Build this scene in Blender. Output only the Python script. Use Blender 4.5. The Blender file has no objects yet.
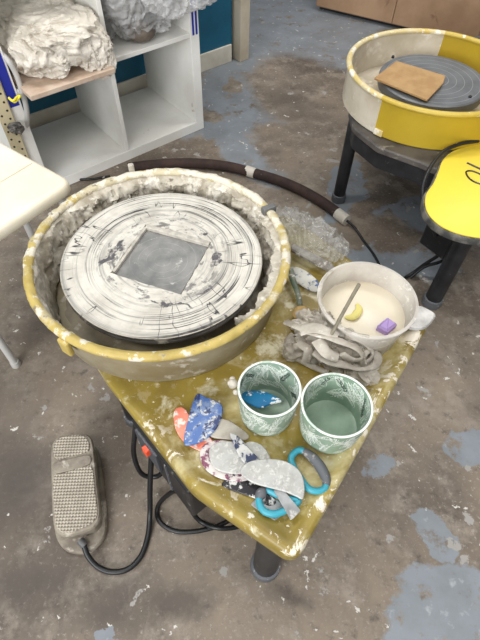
import bpy, bmesh, math, random
from mathutils import Vector, Matrix, noise
random.seed(7)
C = bpy.context.scene.collection
# ---------------------------------------------------------------- camera
F = 481.0; H = 1.2; PITCH = 53.0; ROLL = 1.2
_p = math.radians(PITCH); _t = math.radians(ROLL)
FW = Vector((0, math.cos(_p), -math.sin(_p))); _u = Vector((0, math.sin(_p), math.cos(_p))); _r = Vector((1, 0, 0))
RT = _r*math.cos(_t) + _u*math.sin(_t); UP = -_r*math.sin(_t) + _u*math.cos(_t)
cam = bpy.data.cameras.new('camera'); cam.sensor_fit = 'VERTICAL'; cam.sensor_height = 24; cam.lens = 24*F/640
cam.clip_start = 0.02
co = bpy.data.objects.new('camera', cam); C.objects.link(co)
co.matrix_world = Matrix((RT, UP, -FW)).transposed().to_4x4(); co.location = (0, 0, H)
bpy.context.scene.camera = co

def at(px, py, z=0.0):
    """surveyed point: where the sight line through a photo pixel meets the level plane at height z"""
    d = FW + RT*((px-240)/F) + UP*((320-py)/F)
    s = (z-H)/d.z
    return Vector((d.x*s, d.y*s, z))

# ---------------------------------------------------------------- objects
def wloc(o):
    v = Vector((0, 0, 0))
    while o: v += o.location; o = o.parent
    return v
def thing(name, label, cat, loc, group=None):
    o = bpy.data.objects.new(name, None); C.objects.link(o); o.empty_display_size = .05
    o.location = loc; o['label'] = label; o['category'] = cat
    if group: o['group'] = group
    return o
def obj(name, bm, mats, parent=None, smooth=True, loc=None, label=None, angle=40):
    bmesh.ops.recalc_face_normals(bm, faces=bm.faces)
    if parent is not None:
        org = wloc(parent)
    elif loc is not None: org = Vector(loc)
    else:
        vs = [v.co for v in bm.verts]
        org = Vector(((min(v.x for v in vs)+max(v.x for v in vs))/2, (min(v.y for v in vs)+max(v.y for v in vs))/2, min(v.z for v in vs)))
    for v in bm.verts: v.co -= org
    me = bpy.data.meshes.new(name); bm.to_mesh(me); bm.free()
    if not isinstance(mats, (list, tuple)): mats = [mats]
    for m in mats: me.materials.append(m)
    if smooth:
        me.polygons.foreach_set('use_smooth', [True]*len(me.polygons))
        me.set_sharp_from_angle(angle=math.radians(angle))
    o = bpy.data.objects.new(name, me); C.objects.link(o)
    if parent is not None: o.parent = parent
    else: o.location = org
    if label: o['label'] = label
    return o
def tag(o, label, cat, group=None):
    o['label'] = label; o['category'] = cat
    if group: o['group'] = group
    return o
def struct(name, bm, m, **k):
    o = obj(name, bm, m, **k); o['kind'] = 'structure'; return o

# ---------------------------------------------------------------- shapes
def catmull(pts, n=6, closed=False):
    pts = [Vector(p) for p in pts]; out = []; N = len(pts)
    rng = range(N) if closed else range(N-1)
    for i in rng:
        if closed: a, b, c, d = pts[i-1], pts[i], pts[(i+1) % N], pts[(i+2) % N]
        else: a, b, c, d = pts[max(i-1, 0)], pts[i], pts[i+1], pts[min(i+2, N-1)]
        for k in range(n):
            t = k/n
            out.append(.5*((2*b)+(c-a)*t+(2*a-5*b+4*c-d)*t*t+(3*b-a-3*c+d)*t**3))
    if not closed: out.append(pts[-1])
    return out
def add_tube(bm, pts, r, seg=10, smooth=6, closed=False, flat=1.0, mat=0):
    P = catmull(pts, smooth, closed) if smooth else [Vector(p) for p in pts]
    n = len(P); rings = []
    prev = None
    for i, p in enumerate(P):
        if closed: t = (P[(i+1) % n]-P[i-1])
        else: t = P[min(i+1, n-1)]-P[max(i-1, 0)]
        if t.length < 1e-9: t = Vector((0, 0, 1))
        t.normalize()
        if prev is None:
            a = Vector((0, 0, 1)) if abs(t.z) < .9 else Vector((1, 0, 0))
            s = t.cross(a).normalized()
        else:
            s = prev - t*prev.dot(t)
            s = s.normalized() if s.length > 1e-6 else t.orthogonal().normalized()
        prev = s; u = s.cross(t)
        rr = r(i/(max(n-1, 1))) if callable(r) else r
        rings.append([bm.verts.new(p + s*math.cos(2*math.pi*k/seg)*rr + u*math.sin(2*math.pi*k/seg)*rr*flat) for k in range(seg)])
    m = n if closed else n-1
    for i in range(m):
        A, B = rings[i], rings[(i+1) % n]
        for k in range(seg):
            f = bm.faces.new((A[k], A[(k+1) % seg], B[(k+1) % seg], B[k])); f.material_index = mat
    if not closed:
        for R in (rings[0], rings[-1]):
            f = bm.faces.new(R); f.material_index = mat
def tube(pts, r, **k):
    bm = bmesh.new(); add_tube(bm, pts, r, **k); return bm
def add_lathe(bm, c, prof, seg=96, a0=0, a1=2*math.pi, fn=None, closed_prof=False, mat=0):
    full = abs(a1-a0-2*math.pi) < 1e-6
    n = seg if full else seg+1
    cols = []
    for i in range(n):
        a = a0+(a1-a0)*i/seg
        col = []
        for j, (r, z) in enumerate(prof):
            if fn: r, z = fn(a, j, r, z)
            col.append(bm.verts.new((c[0]+r*math.cos(a), c[1]+r*math.sin(a), z)))
        cols.append(col)
    m = len(prof)
    for i in range(seg if full else n-1):
        A, B = cols[i], cols[(i+1) % n]
        for j in range(m if closed_prof else m-1):
            k = (j+1) % m
            vs = []
            for v in (A[j], B[j], B[k], A[k]):
                if all((v.co-w.co).length > 1e-7 for w in vs): vs.append(v)
            if len(vs) > 2:
                f = bm.faces.new(vs); f.material_index = mat
    if not full and closed_prof:
        for col in (cols[0], cols[-1]):
            f = bm.faces.new(col); f.material_index = mat
    bmesh.ops.remove_doubles(bm, verts=bm.verts, dist=1e-6)
def lathe(c, prof, **k):
    bm = bmesh.new(); add_lathe(bm, c, prof, **k); return bm
def rounded(poly, rad, n=6):
    """round the corners of a 2-D polygon"""
    P = [Vector((p[0], p[1])) for p in poly]; out = []; N = len(P)
    for i in range(N):
        a, b, c = P[i-1], P[i], P[(i+1) % N]
        r = rad[i] if isinstance(rad, (list, tuple)) else rad
        u = (a-b); v = (c-b); lu, lv = u.length, v.length; u.normalize(); v.normalize()
        ang = math.acos(max(-1, min(1, u.dot(v))))
        d = min(r/math.tan(ang/2), .45*lu, .45*lv)
        p0, p1 = b+u*d, b+v*d
        for k in range(n+1):
            t = k/n
            out.append(p0*(1-t)**2+b*2*t*(1-t)+p1*t*t)
    return out
def area2(P): return sum(P[i-1].x*P[i].y-P[i].x*P[i-1].y for i in range(len(P)))/2
def offset(P, d):
    """move a ccw outline inwards by d"""
    out = []; N = len(P)
    for i in range(N):
        e0 = (P[i]-P[i-1]); e1 = (P[(i+1) % N]-P[i])
        if e0.length < 1e-9: e0 = e1
        if e1.length < 1e-9: e1 = e0
        n0 = Vector((-e0.y, e0.x)).normalized(); n1 = Vector((-e1.y, e1.x)).normalized()
        m = (n0+n1); m = m.normalized() if m.length > 1e-6 else n0
        out.append(P[i]+m*(d/max(.4, m.dot(n0))))
    return out
def add_rings(bm, outline, prof, zf=None, cap0=True, cap1=True, mat=0):
    """prof: list of (inset, z) from bottom to top over a closed outline"""
    P = [Vector((p[0], p[1])) for p in outline]
    if area2(P) < 0: P.reverse()
    rings = []
    for d, z in prof:
        Q = offset(P, d) if d else P
        rings.append([bm.verts.new((q.x, q.y, z + (zf(q.x, q.y) if zf else 0))) for q in Q])
    N = len(P)
    for A, B in zip(rings, rings[1:]):
        for k in range(N):
            f = bm.faces.new((A[k], A[(k+1) % N], B[(k+1) % N], B[k])); f.material_index = mat
    if cap0: bm.faces.new(rings[0][::-1]).material_index = mat
    if cap1: bm.faces.new(rings[-1]).material_index = mat
def plate(outline, z, th, bev=.001, zf=None):
    bm = bmesh.new(); b = min(bev, th*.45)
    add_rings(bm, outline, [(b, z), (0, z+b), (0, z+th-b), (b, z+th)], zf)
    return bm
def pxs(pts, z): return [at(x, y, z) for x, y in pts]
def pxo(pts, z, n=5):
    """smooth closed outline through photo points lying on the plane z"""
    return [Vector((p.x, p.y)) for p in catmull(pxs(pts, z), n, True)]
def add_box(bm, c, ax, ay, sx, sy, z0, z1, bev=0, mat=0):
    """box centred on c in plan, ax/ay unit plan axes"""
    ax = Vector((ax[0], ax[1], 0)); ay = Vector((ay[0], ay[1], 0)); c = Vector((c[0], c[1], 0))
    vs = []
    for z in (z0, z1):
        for i, j in ((-1, -1), (1, -1), (1, 1), (-1, 1)):
            vs.append(bm.verts.new(c+ax*(i*sx/2)+ay*(j*sy/2)+Vector((0, 0, z))))
    fs = [bm.faces.new([vs[k] for k in q]) for q in ((3, 2, 1, 0), (4, 5, 6, 7), (0, 1, 5, 4), (1, 2, 6, 5), (2, 3, 7, 6), (3, 0, 4, 7))]
    for f in fs: f.material_index = mat
    if bev:
        es = list({e for f in fs for e in f.edges})
        bmesh.ops.bevel(bm, geom=es, offset=bev, segments=2, profile=.5, affect='EDGES')
def box(*a, **k):
    bm = bmesh.new(); add_box(bm, *a, **k); return bm
def add_blob(bm, c, rad, sub=4, amp=.2, freq=8, seed=0, ridge=False, zmin=None, rot=0, amp2=0):
    g = bmesh.ops.create_icosphere(bm, subdivisions=sub, radius=1)
    o = Vector((seed*3.17, seed*1.31, seed*7.7)); cr, sr = math.cos(rot), math.sin(rot)
    for v in g['verts']:
        n = v.co.normalized(); p = Vector((n.x*rad[0], n.y*rad[1], n.z*rad[2]))
        q = p*freq+o
        h = noise.noise(q)
        if ridge: h = 1-2*abs(noise.noise(q)) - .4 + .5*(1-2*abs(noise.noise(q*2.3)))-.2
        if amp2: h += amp2*(noise.noise(q*4.1))
        p = p*(1+amp*h)
        p = Vector((p.x*cr-p.y*sr, p.x*sr+p.y*cr, p.z))+Vector(c)
        if zmin is not None and p.z < zmin: p.z = zmin + .0004*noise.noise(q*3)+.0004
        v.co = p
def blob(*a, **k):
    bm = bmesh.new(); add_blob(bm, *a, **k); return bm

# ---------------------------------------------------------------- materials
def lin(c):
    return tuple((x/255/12.92 if x/255 <= .04045 else ((x/255+.055)/1.055)**2.4) for x in c)+(1,)
class G:
    def __init__(s, name):
        s.m = bpy.data.materials.new(name); s.m.use_nodes = True
        s.t = s.m.node_tree; s.b = s.t.nodes['Principled BSDF']
        s.co = s.n('ShaderNodeTexCoord').outputs['Object']
    def n(s, typ, **k):
        nd = s.t.nodes.new(typ)
        for a, v in k.items(): setattr(nd, a, v)
        return nd
    def l(s, a, b): s.t.links.new(a, b)
    def noise(s, scale, detail=4, rough=.6, co=None, dist=0):
        nd = s.n('ShaderNodeTexNoise'); nd.inputs['Scale'].default_value = scale; nd.inputs['Detail'].default_value = detail
        nd.inputs['Roughness'].default_value = rough; nd.inputs['Distortion'].default_value = dist
        s.l(co or s.co, nd.inputs['Vector']); return nd.outputs['Fac']
    def voro(s, scale, feature='F1', co=None, rand=1):
        nd = s.n('ShaderNodeTexVoronoi', feature=feature); nd.inputs['Scale'].default_value = scale
        nd.inputs['Randomness'].default_value = rand
        s.l(co or s.co, nd.inputs['Vector']); return nd.outputs['Distance']
    def ramp(s, fac, lo, hi, inv=False):
        nd = s.n('ShaderNodeMapRange'); nd.inputs['From Min'].default_value = lo; nd.inputs['From Max'].default_value = hi
        if inv: nd.inputs['To Min'].default_value = 1; nd.inputs['To Max'].default_value = 0
        s.l(fac, nd.inputs['Value']); return nd.outputs['Result']
    def math(s, op, a, b=None, clamp=False):
        nd = s.n('ShaderNodeMath', operation=op); nd.use_clamp = clamp
        for i, x in enumerate((a, b)):
            if x is None: continue
            if isinstance(x, (int, float)): nd.inputs[i].default_value = x
            else: s.l(x, nd.inputs[i])
        return nd.outputs[0]
    def mix(s, fac, a, b):
        nd = s.n('ShaderNodeMix', data_type='RGBA')
        for key, x in ((0, fac), (6, a), (7, b)):
            if isinstance(x, (int, float)): nd.inputs[key].default_value = x
            elif isinstance(x, tuple): nd.inputs[key].default_value = x
            else: s.l(x, nd.inputs[key])
        return nd.outputs[2]
    def bump(s, h, strength=.3, dist=.002):
        nd = s.n('ShaderNodeBump'); nd.inputs['Strength'].default_value = strength; nd.inputs['Distance'].default_value = dist
        s.l(h, nd.inputs['Height']); s.l(nd.outputs['Normal'], s.b.inputs['Normal'])
    def out(s, col, rough=.6, metal=0, spec=.5):
        if isinstance(col, tuple): s.b.inputs['Base Color'].default_value = col
        else: s.l(col, s.b.inputs['Base Color'])
        if isinstance(rough, (int, float)): s.b.inputs['Roughness'].default_value = rough
        else: s.l(rough, s.b.inputs['Roughness'])
        s.b.inputs['Metallic'].default_value = metal
        s.b.inputs['Specular IOR Level'].default_value = spec
        return s.m
def M(name, col, rough=.6, metal=0, col2=None, vscale=10, vlo=.4, vhi=.62, spots=(), bump=0, bscale=60, spec=.5):
    """base colour, a mottled second tone, then layers of splashes (colour, scale, lo, hi)"""
    g = G(name); c = lin(col)
    if col2: c = g.mix(g.ramp(g.noise(vscale, 6), vlo, vhi), c, lin(col2))
    for sc, s, lo, hi in spots:
        c = g.mix(g.ramp(g.noise(s, 5, .65, dist=.3), lo, hi), c, lin(sc))
    if bump: g.bump(g.noise(bscale, 6), bump)
    return g.out(c, rough, metal, spec)

CLAY = (196, 190, 178); CLAYD = (150, 142, 130)
def gold_material():
    g = G('ochre_enamel'); sx = g.n('ShaderNodeSeparateXYZ'); g.l(g.co, sx.inputs[0])
    c = g.mix(g.ramp(g.noise(9, 6), .4, .62), lin((152, 132, 58)), lin((130, 111, 47)))
    c = g.mix(g.ramp(g.noise(7, 5, .65, dist=.3), .50, .64), c, lin((190, 178, 132)))
    c = g.mix(g.ramp(g.noise(16, 5, .65, dist=.3), .58, .68), c, lin((206, 198, 168)))
    c = g.mix(g.ramp(g.noise(55, 5, .6), .65, .68), c, lin((228, 220, 202)))
    lip = g.math('MULTIPLY', g.ramp(sx.outputs[2], .345, .357), g.ramp(g.noise(24, 6, .7, dist=.6), .55, .59))
    c = g.mix(lip, c, lin((232, 222, 204)))
    g.bump(g.noise(60, 6), .12)
    return g.out(c, .42)
m_gold = gold_material()
def rim_material():
    g = G('ochre_rim_under_clay'); sx = g.n('ShaderNodeSeparateXYZ'); g.l(g.co, sx.inputs[0])
    c = g.mix(g.ramp(g.noise(12, 6), .4, .62), lin((190, 168, 96)), lin((170, 148, 76)))
    k = g.math('ADD', g.noise(11, 6, .65), g.math('ADD', g.math('MULTIPLY', sx.outputs[1], .42), g.math('MULTIPLY', sx.outputs[0], .12)))
    c = g.mix(g.ramp(k, .46, .56), c, lin((196, 185, 154)))
    c = g.mix(g.ramp(g.math('ADD', g.noise(30, 6, .65), g.math('MULTIPLY', sx.outputs[1], .2)), .51, .56), c, lin((216, 208, 190)))
    c = g.mix(g.ramp(g.noise(44, 5), .60, .66), c, lin((134, 124, 104)))
    g.bump(g.noise(90, 6), .5)
    return g.out(c, .5)
m_goldrim = rim_material()
m_panwall = M('clay_filmed_pan', (158, 148, 124), .6, col2=(136, 122, 92), vscale=12, spots=[((192, 184, 168), 22, .6, .68)], bump=.15)
m_crust = M('wet_clay_crust', (190, 182, 166), .6, col2=(150, 140, 122), vscale=22, spots=[((216, 209, 195), 30, .5, .62), ((110, 100, 86), 26, .66, .72)], bump=.6, bscale=90)
m_clay = M('grey_clay', (188, 181, 168), .5, col2=(166, 157, 144), vscale=40, spots=[((206, 200, 188), 60, .58, .66)], bump=.25, bscale=140)
m_clayd = M('dark_clay', (122, 110, 98), .5, col2=(92, 82, 72), vscale=20, bump=.3)
m_black = M('black_metal', (26, 27, 30), .42, col2=(40, 41, 44), vscale=20, spots=[((110, 106, 100), 60, .66, .72)])
m_blackp = M('black_plastic', (22, 23, 26), .4, col2=(34, 35, 38), spots=[((120, 116, 110), 30, .64, .70)])
m_cord = M('black_cord', (20, 20, 22), .45, spots=[((150, 145, 136), 26, .66, .70)])
m_greymetal = M('grey_steel', (120, 120, 118), .45, .3, col2=(90, 90, 90))
m_white = M('white_laminate', (240, 239, 234), .5, col2=(230, 228, 221), vscale=6, spots=[((190, 180, 165), 9, .68, .74), ((120, 112, 104), 40, .76, .78)])
m_cream = M('cream_plastic', (242, 234, 214), .45, col2=(232, 222, 198), vscale=6, bump=.04)
m_legw = M('pale_grey_tube', (190, 188, 184), .4)
m_wall = M('teal_wall', (14, 98, 128), .55, col2=(10, 84, 112), vscale=4, bump=.05)
m_base = M('baseboard_white', (222, 216, 202), .5, col2=(196, 188, 172), vscale=5)
m_trim = M('casing_beige', (200, 190, 172), .5, col2=(182, 170, 150), vscale=6)
m_bluetape = M('blue_tape', (32, 46, 150), .45)
m_brown = M('brown_hose', (64, 46, 40), .85, col2=(46, 34, 30), vscale=20, spots=[((120, 108, 98), 40, .66, .72)], bump=.15)
m_wtape = M('white_tape', (212, 206, 194), .6, col2=(190, 182, 168))
m_pedal = M('dusty_pedal_metal', (150, 141, 126), .55, col2=(120, 110, 98), vscale=30, spots=[((188, 180, 166), 22, .58, .66)], bump=.1)
m_yel = M('new_yellow_pan', (186, 158, 44), .35, col2=(174, 146, 40), vscale=4, spots=[((214, 206, 180), 22, .73, .75)])
m_yrim = M('new_yellow_rim', (200, 174, 76), .4, col2=(188, 160, 58), vscale=20, spots=[((232, 226, 204), 24, .62, .66)])
m_tray = M('bright_yellow_tray', (244, 218, 72), .5, col2=(240, 212, 80), vscale=6)
m_trayedge = M('clay_dusted_black_edge', (62, 62, 60), .6, col2=(120, 116, 108), vscale=30, bump=.3)
m_w2top = M('worn_grey_deck', (92, 86, 80), .55, col2=(66, 62, 60), vscale=16, spots=[((140, 132, 122), 24, .6, .68)])
m_board = M('brown_hardboard', (182, 146, 98), .6, col2=(168, 130, 84), vscale=24, bump=.08, bscale=160)
m_teal = M('turquoise_grip', (56, 152, 170), .4)
m_grip = M('dark_grey_grip', (92, 94, 98), .5, spots=[((160, 156, 150), 60, .6, .66)])
m_spongey = M('yellow_sponge', (226, 214, 130), .85, bump=.6, bscale=300)
m_spongep = M('purple_sponge', (176, 150, 204), .85, bump=.6, bscale=300)
m_slip = M('cream_slip', (226, 217, 196), .3, col2=(218, 207, 184), vscale=8)
m_stick = M('dull_stick', (142, 134, 116), .6, col2=(120, 112, 96), vscale=60)
m_ball = M('tan_sponge_ball', (200, 168, 110), .9, col2=(182, 150, 96), vscale=60, bump=.6, bscale=260)

# ---------------------------------------------------------------- floor
def floor_material():
    g = G('worn_concrete_floor')
    w = g.n('ShaderNodeTexNoise'); w.inputs['Scale'].default_value = 3.2; w.inputs['Detail'].default_value = 8; w.inputs['Roughness'].default_value = .66
    g.l(g.co, w.inputs['Vector'])
    sub = g.n('ShaderNodeVectorMath', operation='SUBTRACT'); g.l(w.outputs['Color'], sub.inputs[0]); sub.inputs[1].default_value = (.5, .5, .5)
    sca = g.n('ShaderNodeVectorMath', operation='SCALE'); g.l(sub.outputs[0], sca.inputs[0]); sca.inputs['Scale'].default_value = .30
    add = g.n('ShaderNodeVectorMath', operation='ADD'); g.l(g.co, add.inputs[0]); g.l(sca.outputs[0], add.inputs[1])
    warped = add.outputs[0]
    # bare concrete
    c = g.mix(g.ramp(g.noise(2.2, 7, .65), .38, .66), lin((138, 125, 110)), lin((86, 77, 69)))
    c = g.mix(g.ramp(g.noise(9, 8, .7), .5, .72), c, lin((160, 149, 135)))
    c = g.mix(g.ramp(g.noise(28, 6, .7), .56, .74), c, lin((80, 72, 66)))
    c = g.mix(g.ramp(g.noise(90, 5, .75), .56, .72), c, lin((164, 155, 144)))
    c = g.mix(g.ramp(g.noise(1.3, 3, .5), .52, .7), c, lin((84, 75, 67)))
    dirt = None
    for (x, y, a, b, rot) in STAIN:
        mp = g.n('ShaderNodeMapping', vector_type='TEXTURE'); mp.inputs['Location'].default_value = (x, y, 0)
        mp.inputs['Rotation'].default_value = (0, 0, rot); mp.inputs['Scale'].default_value = (a, b, 1000)
        g.l(warped, mp.inputs['Vector'])
        ln = g.n('ShaderNodeVectorMath', operation='LENGTH'); g.l(mp.outputs[0], ln.inputs[0])
        v = g.ramp(ln.outputs['Value'], 1.3, .3)
        dirt = v if dirt is None else g.math('MAXIMUM', dirt, v)
    c = g.mix(g.math('MULTIPLY', dirt, .75), c, lin((78, 71, 65)))
    # blobs of grey paint that survive on the concrete: centre, radii, angle
    tot = None
    for (x, y, a, b, rot) in PAINT:
        mp = g.n('ShaderNodeMapping', vector_type='TEXTURE'); mp.inputs['Location'].default_value = (x, y, 0)
        mp.inputs['Rotation'].default_value = (0, 0, rot); mp.inputs['Scale'].default_value = (a, b, 1000)
        g.l(warped, mp.inputs['Vector'])
        ln = g.n('ShaderNodeVectorMath', operation='LENGTH'); g.l(mp.outputs[0], ln.inputs[0])
        v = g.ramp(ln.outputs['Value'], 1.05, .93)
        tot = v if tot is None else g.math('MAXIMUM', tot, v)
    cut = None
    for (x, y, a, b, rot) in BARE:
        mp = g.n('ShaderNodeMapping', vector_type='TEXTURE'); mp.inputs['Location'].default_value = (x, y, 0)
        mp.inputs['Rotation'].default_value = (0, 0, rot); mp.inputs['Scale'].default_value = (a, b, 1000)
        g.l(warped, mp.inputs['Vector'])
        ln = g.n('ShaderNodeVectorMath', operation='LENGTH'); g.l(mp.outputs[0], ln.inputs[0])
        v = g.ramp(ln.outputs['Value'], 1.15, .85)
        cut = v if cut is None else g.math('MAXIMUM', cut, v)
    tot = g.math('MULTIPLY', tot, g.math('SUBTRACT', 1.0, cut), True)
    tot = g.math('MULTIPLY', tot, g.ramp(g.noise(10, 7, .75), .64, .55))
    paint = g.mix(g.ramp(g.noise(7, 6), .4, .7), lin((136, 142, 148)), lin((120, 124, 128)))
    paint = g.mix(g.ramp(g.noise(34, 6), .6, .75), paint, lin((166, 170, 174)))
    c = g.mix(tot, c, paint)
    # dried clay splashes
    sp = g.n('ShaderNodeTexVoronoi'); sp.inputs['Scale'].default_value = 17; g.l(warped, sp.inputs['Vector'])
    spr = g.n('ShaderNodeTexWhiteNoise'); g.l(sp.outputs['Color'], spr.inputs['Vector'])
    d = g.ramp(sp.outputs['Distance'], .24, .18); k = g.math('GREATER_THAN', spr.outputs['Value'], .84)
    c = g.mix(g.math('MULTIPLY', d, k), c, lin((156, 152, 146)))
    sp2 = g.n('ShaderNodeTexVoronoi'); sp2.inputs['Scale'].default_value = 42; g.l(warped, sp2.inputs['Vector'])
    sr2 = g.n('ShaderNodeTexWhiteNoise'); g.l(sp2.outputs['Color'], sr2.inputs['Vector'])
    d2 = g.ramp(sp2.outputs['Distance'], .26, .20); k2 = g.math('GREATER_THAN', sr2.outputs['Value'], .92)
    c = g.mix(g.math('MULTIPLY', d2, k2), c, lin((206, 202, 194)))
    g.bump(g.noise(40, 8, .7), .25, .002)
    return g.out(c, g.math('ADD', g.math('MULTIPLY', g.noise(6, 5), .25), .42), 0, .4)
def blobpx(x, y, a, b, deg):
    p = at(x, y, 0); return (p.x, p.y, a, b, math.radians(deg))
PAINT = [blobpx(450, 625, .17, .105, 20), blobpx(430, 540, .045, .06, 25), blobpx(478, 440, .07, .06, 0), blobpx(370, 470, .035, .03, 0),
         blobpx(118, 632, .02, .02, 0), blobpx(395, 255, .26, .12, 30), blobpx(430, 215, .20, .12, 10), blobpx(250, 135, .19, .36, 20), blobpx(225, 95, .14, .40, -25),
         blobpx(265, 40, .75, .40, 30), blobpx(330, 50, .38, .34, 10), blobpx(275, 140, .05, .25, 25), blobpx(345, 190, .06, .20, -20), blobpx(300, 5, 1.2, .5, 20)]
BARE = [blobpx(312, 95, .28, .42, 20), blobpx(290, 150, .16, .2, 20), blobpx(235, 84, .05, .07, 0), blobpx(218, 116, .06, .05, 30), blobpx(395, 235, .08, .10, 0)]
STAIN = [blobpx(125, 600, .07, .05, 0), blobpx(30, 580, .10, .06, 20), blobpx(60, 310, .16, .10, 40), blobpx(290, 590, .05, .03, 0), blobpx(20, 480, .08, .10, 0), blobpx(180, 600, .07, .04, 30)]
bm = bmesh.new(); add_box(bm, (0, 1.5), (1, 0), (0, 1), 7, 8, -.08, 0)
struct('floor', bm, floor_material(), loc=(0, 0, 0), smooth=False)

# ---------------------------------------------------------------- wall, shelf unit
TH = math.radians(40)
S = Vector((-math.cos(TH), -math.sin(TH))); NV = Vector((-math.sin(TH), math.cos(TH)))   # along the shelf front to the left, and back to the wall
A0 = at(204, 128, 0); A0 = Vector((A0.x, A0.y))
def sp(s, n): return A0+S*s+NV*n
WN = .425
struct('wall_back', box(sp(.805, WN+.05), S, NV, 2.6, .1, 0, 2.6), m_wall, smooth=False)
wend = -.495
struct('baseboard_back', box(sp(.803, WN-.006), S, NV, 2.58, .012, 0, .085, .003), m_base, smooth=False)
bm = box(sp(wend-.05, WN+.035), S, NV, .06, .16, 0, 2.1, .003)
struct('trim_1', bm, m_trim, smooth=False)

shelf = thing('cube_shelf', 'white cube shelf unit with open compartments against the teal wall', 'shelf', (*sp(.38, .195), 0))
D = .39
def pan_s(name, s0, s1, z0, z1, n0=0.0, n1=D):
    return obj(name, box(sp((s0+s1)/2, (n0+n1)/2), S, NV, s1-s0, n1-n0, z0, z1, .0015), m_white, shelf, smooth=False)
side_r = pan_s('side_panel', 0, .04, 0.04, .79); pan_s('side_panel', .724, .764, 0.04, .79)
pan_s('bottom_panel', 0, .764, 0, .04); pan_s('top_panel', 0, .764, .79, .83)
pan_s('divider', .374, .39, .04, .385, .003); pan_s('divider', .374, .39, .401, .79, .003)
pan_s('shelf_board', .04, .724, .385, .401, .002)
for s, zb in ((.012, .462), (.027, .462)):
    obj('blue_tape_strip', box(sp(s, -.0008), S, NV, .008, .0016, zb-.07, .66), m_bluetape, shelf, smooth=False, label='dark blue tape strip')
obj('blue_tape_strip', box(sp(.746, -.0008), S, NV, .030, .0016, .355, .72), m_bluetape, shelf, smooth=False, label='wide dark blue tape strip')

# plastic-wrapped clay on the shelf
def plastic(name, col, alpha, rough=.25):
    g = G(name)
    g.b.inputs['Alpha'].default_value = alpha
    c = g.mix(g.ramp(g.noise(9, 6), .4, .65), lin(col), lin(tuple(int(x*.93) for x in col)))
    g.b.inputs['Subsurface Weight'].default_value = 0
    g.bump(g.math('ABSOLUTE', g.math('SUBTRACT', g.noise(26, 4, .55, dist=1.2), .5)), .9, .012)
    return g.out(c, rough, 0, .6)
m_plasw = plastic('cream_plastic_film', (240, 232, 218), .8, .28)
m_plasc = plastic('clear_grey_film', (228, 228, 228), .42, .12)
m_plast = plastic('thin_clear_film', (220, 220, 216), .34, .15)
def crumple(c, rad, seed, rot, zmin, sub=6, amp=.16, freq=9, sag=None):
    bm = bmesh.new(); g = bmesh.ops.create_icosphere(bm, subdivisions=sub, radius=1)
    o = Vector((seed*2.1, seed*5.3, seed)); cr, sr = math.cos(rot), math.sin(rot)
    for v in g['verts']:
        n = v.co.normalized()
        n = Vector([math.copysign(abs(t)**.72, t) for t in n])
        p = Vector((n.x*rad[0], n.y*rad[1], n.z*rad[2])); q = p*freq+o
        w = q+Vector((noise.noise(q*.7), noise.noise(q*.7+Vector((9, 0, 0))), 0))*1.4
        w2 = w+Vector((noise.noise(w*1.9), noise.noise(w*1.9+Vector((3, 0, 0))), noise.noise(w*1.9+Vector((0, 3, 0)))))*.6
        h = .8*noise.noise(w*.7)+.75*(.3-abs(noise.noise(w2*1.1)))+.38*(.25-abs(noise.noise(w2*2.3)))+.16*(.25-abs(noise.noise(w2*5)))
        p = p*(1+amp*h*1.6)
        p = Vector((p.x*cr-p.y*sr, p.x*sr+p.y*cr, p.z))+Vector(c)
        if sag: p.z -= sag(p)
        if zmin is not None and p.z < zmin: p.z = zmin+.002*abs(noise.noise(q*2))
        v.co = p
    return bm
rot_s = math.atan2(S.y, S.x)
c = sp(.555, .10)
wb = thing('clay_bag', 'cream-white crumpled plastic bag of clay on a ware board in the left shelf compartment', 'bag', (*c, .418), 'bags of clay on the shelf')
def sagl(p):
    q = Vector((p.x, p.y))-A0; n, s_ = q.dot(NV), q.dot(S)
    return max(0, -.03-n)*(.9 if s_ < .47 else .45)
obj('plastic_wrap', crumple((*sp(.545, .125), .492), (.160, .195, .074), 3, rot_s, .419, amp=.2, freq=12, sag=None), m_plasw, wb, smooth=True, angle=75)
obj('loose_film', crumple((*sp(.445, .0), .470), (.062, .085, .062), 5, rot_s, None, amp=.2, freq=18, sag=sagl), m_plasw, wb, smooth=True, angle=75)
obj('clay_block', blob((*sp(.55, .14), .49), (.11, .13, .055), 3, .08, 8, 4, rot=rot_s), M('pale_clay', (226, 214, 192), .6, col2=(206, 192, 168)), wb)
b = box(sp(.565, .085), S, NV, .30, .36, .402, .418, .002)
tag(obj('ware_board', b, M('pinkish_wood', (206, 186, 168), .6, col2=(186, 162, 140), vscale=20), smooth=False), 'pale wooden ware board jutting out under the cream plastic bag', 'board')
c = sp(.205, .13)
gb = thing('clay_bag', 'clear grey plastic bag of clay bulging out of the right shelf compartment', 'bag', (*c, .402), 'bags of clay on the shelf')
def sagr(p):
    n = (Vector((p.x, p.y))-A0).dot(NV)
    return 0
obj('plastic_wrap', crumple((*sp(.205, .155), .535), (.15, .17, .125), 8, rot_s, .403, amp=.2, freq=11.5), m_plasc, gb, smooth=True, angle=75)
obj('loose_film', crumple((*sp(.10, -.02), .575), (.13, .10, .075), 9, rot_s, None, amp=.2, freq=16), m_plasc, gb, smooth=True, angle=75)
obj('clay_lump', blob((*sp(.22, .055), .434), (.058, .045, .034), 3, .12, 12, 5, zmin=.403), m_clayd, gb, label='brown clay lump')
obj('clay_block', blob((*sp(.2, .16), .52), (.10, .12, .10), 3, .08, 8, 6), M('grey_clay_block', (150, 148, 144), .6, col2=(120, 118, 114)), gb)

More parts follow.
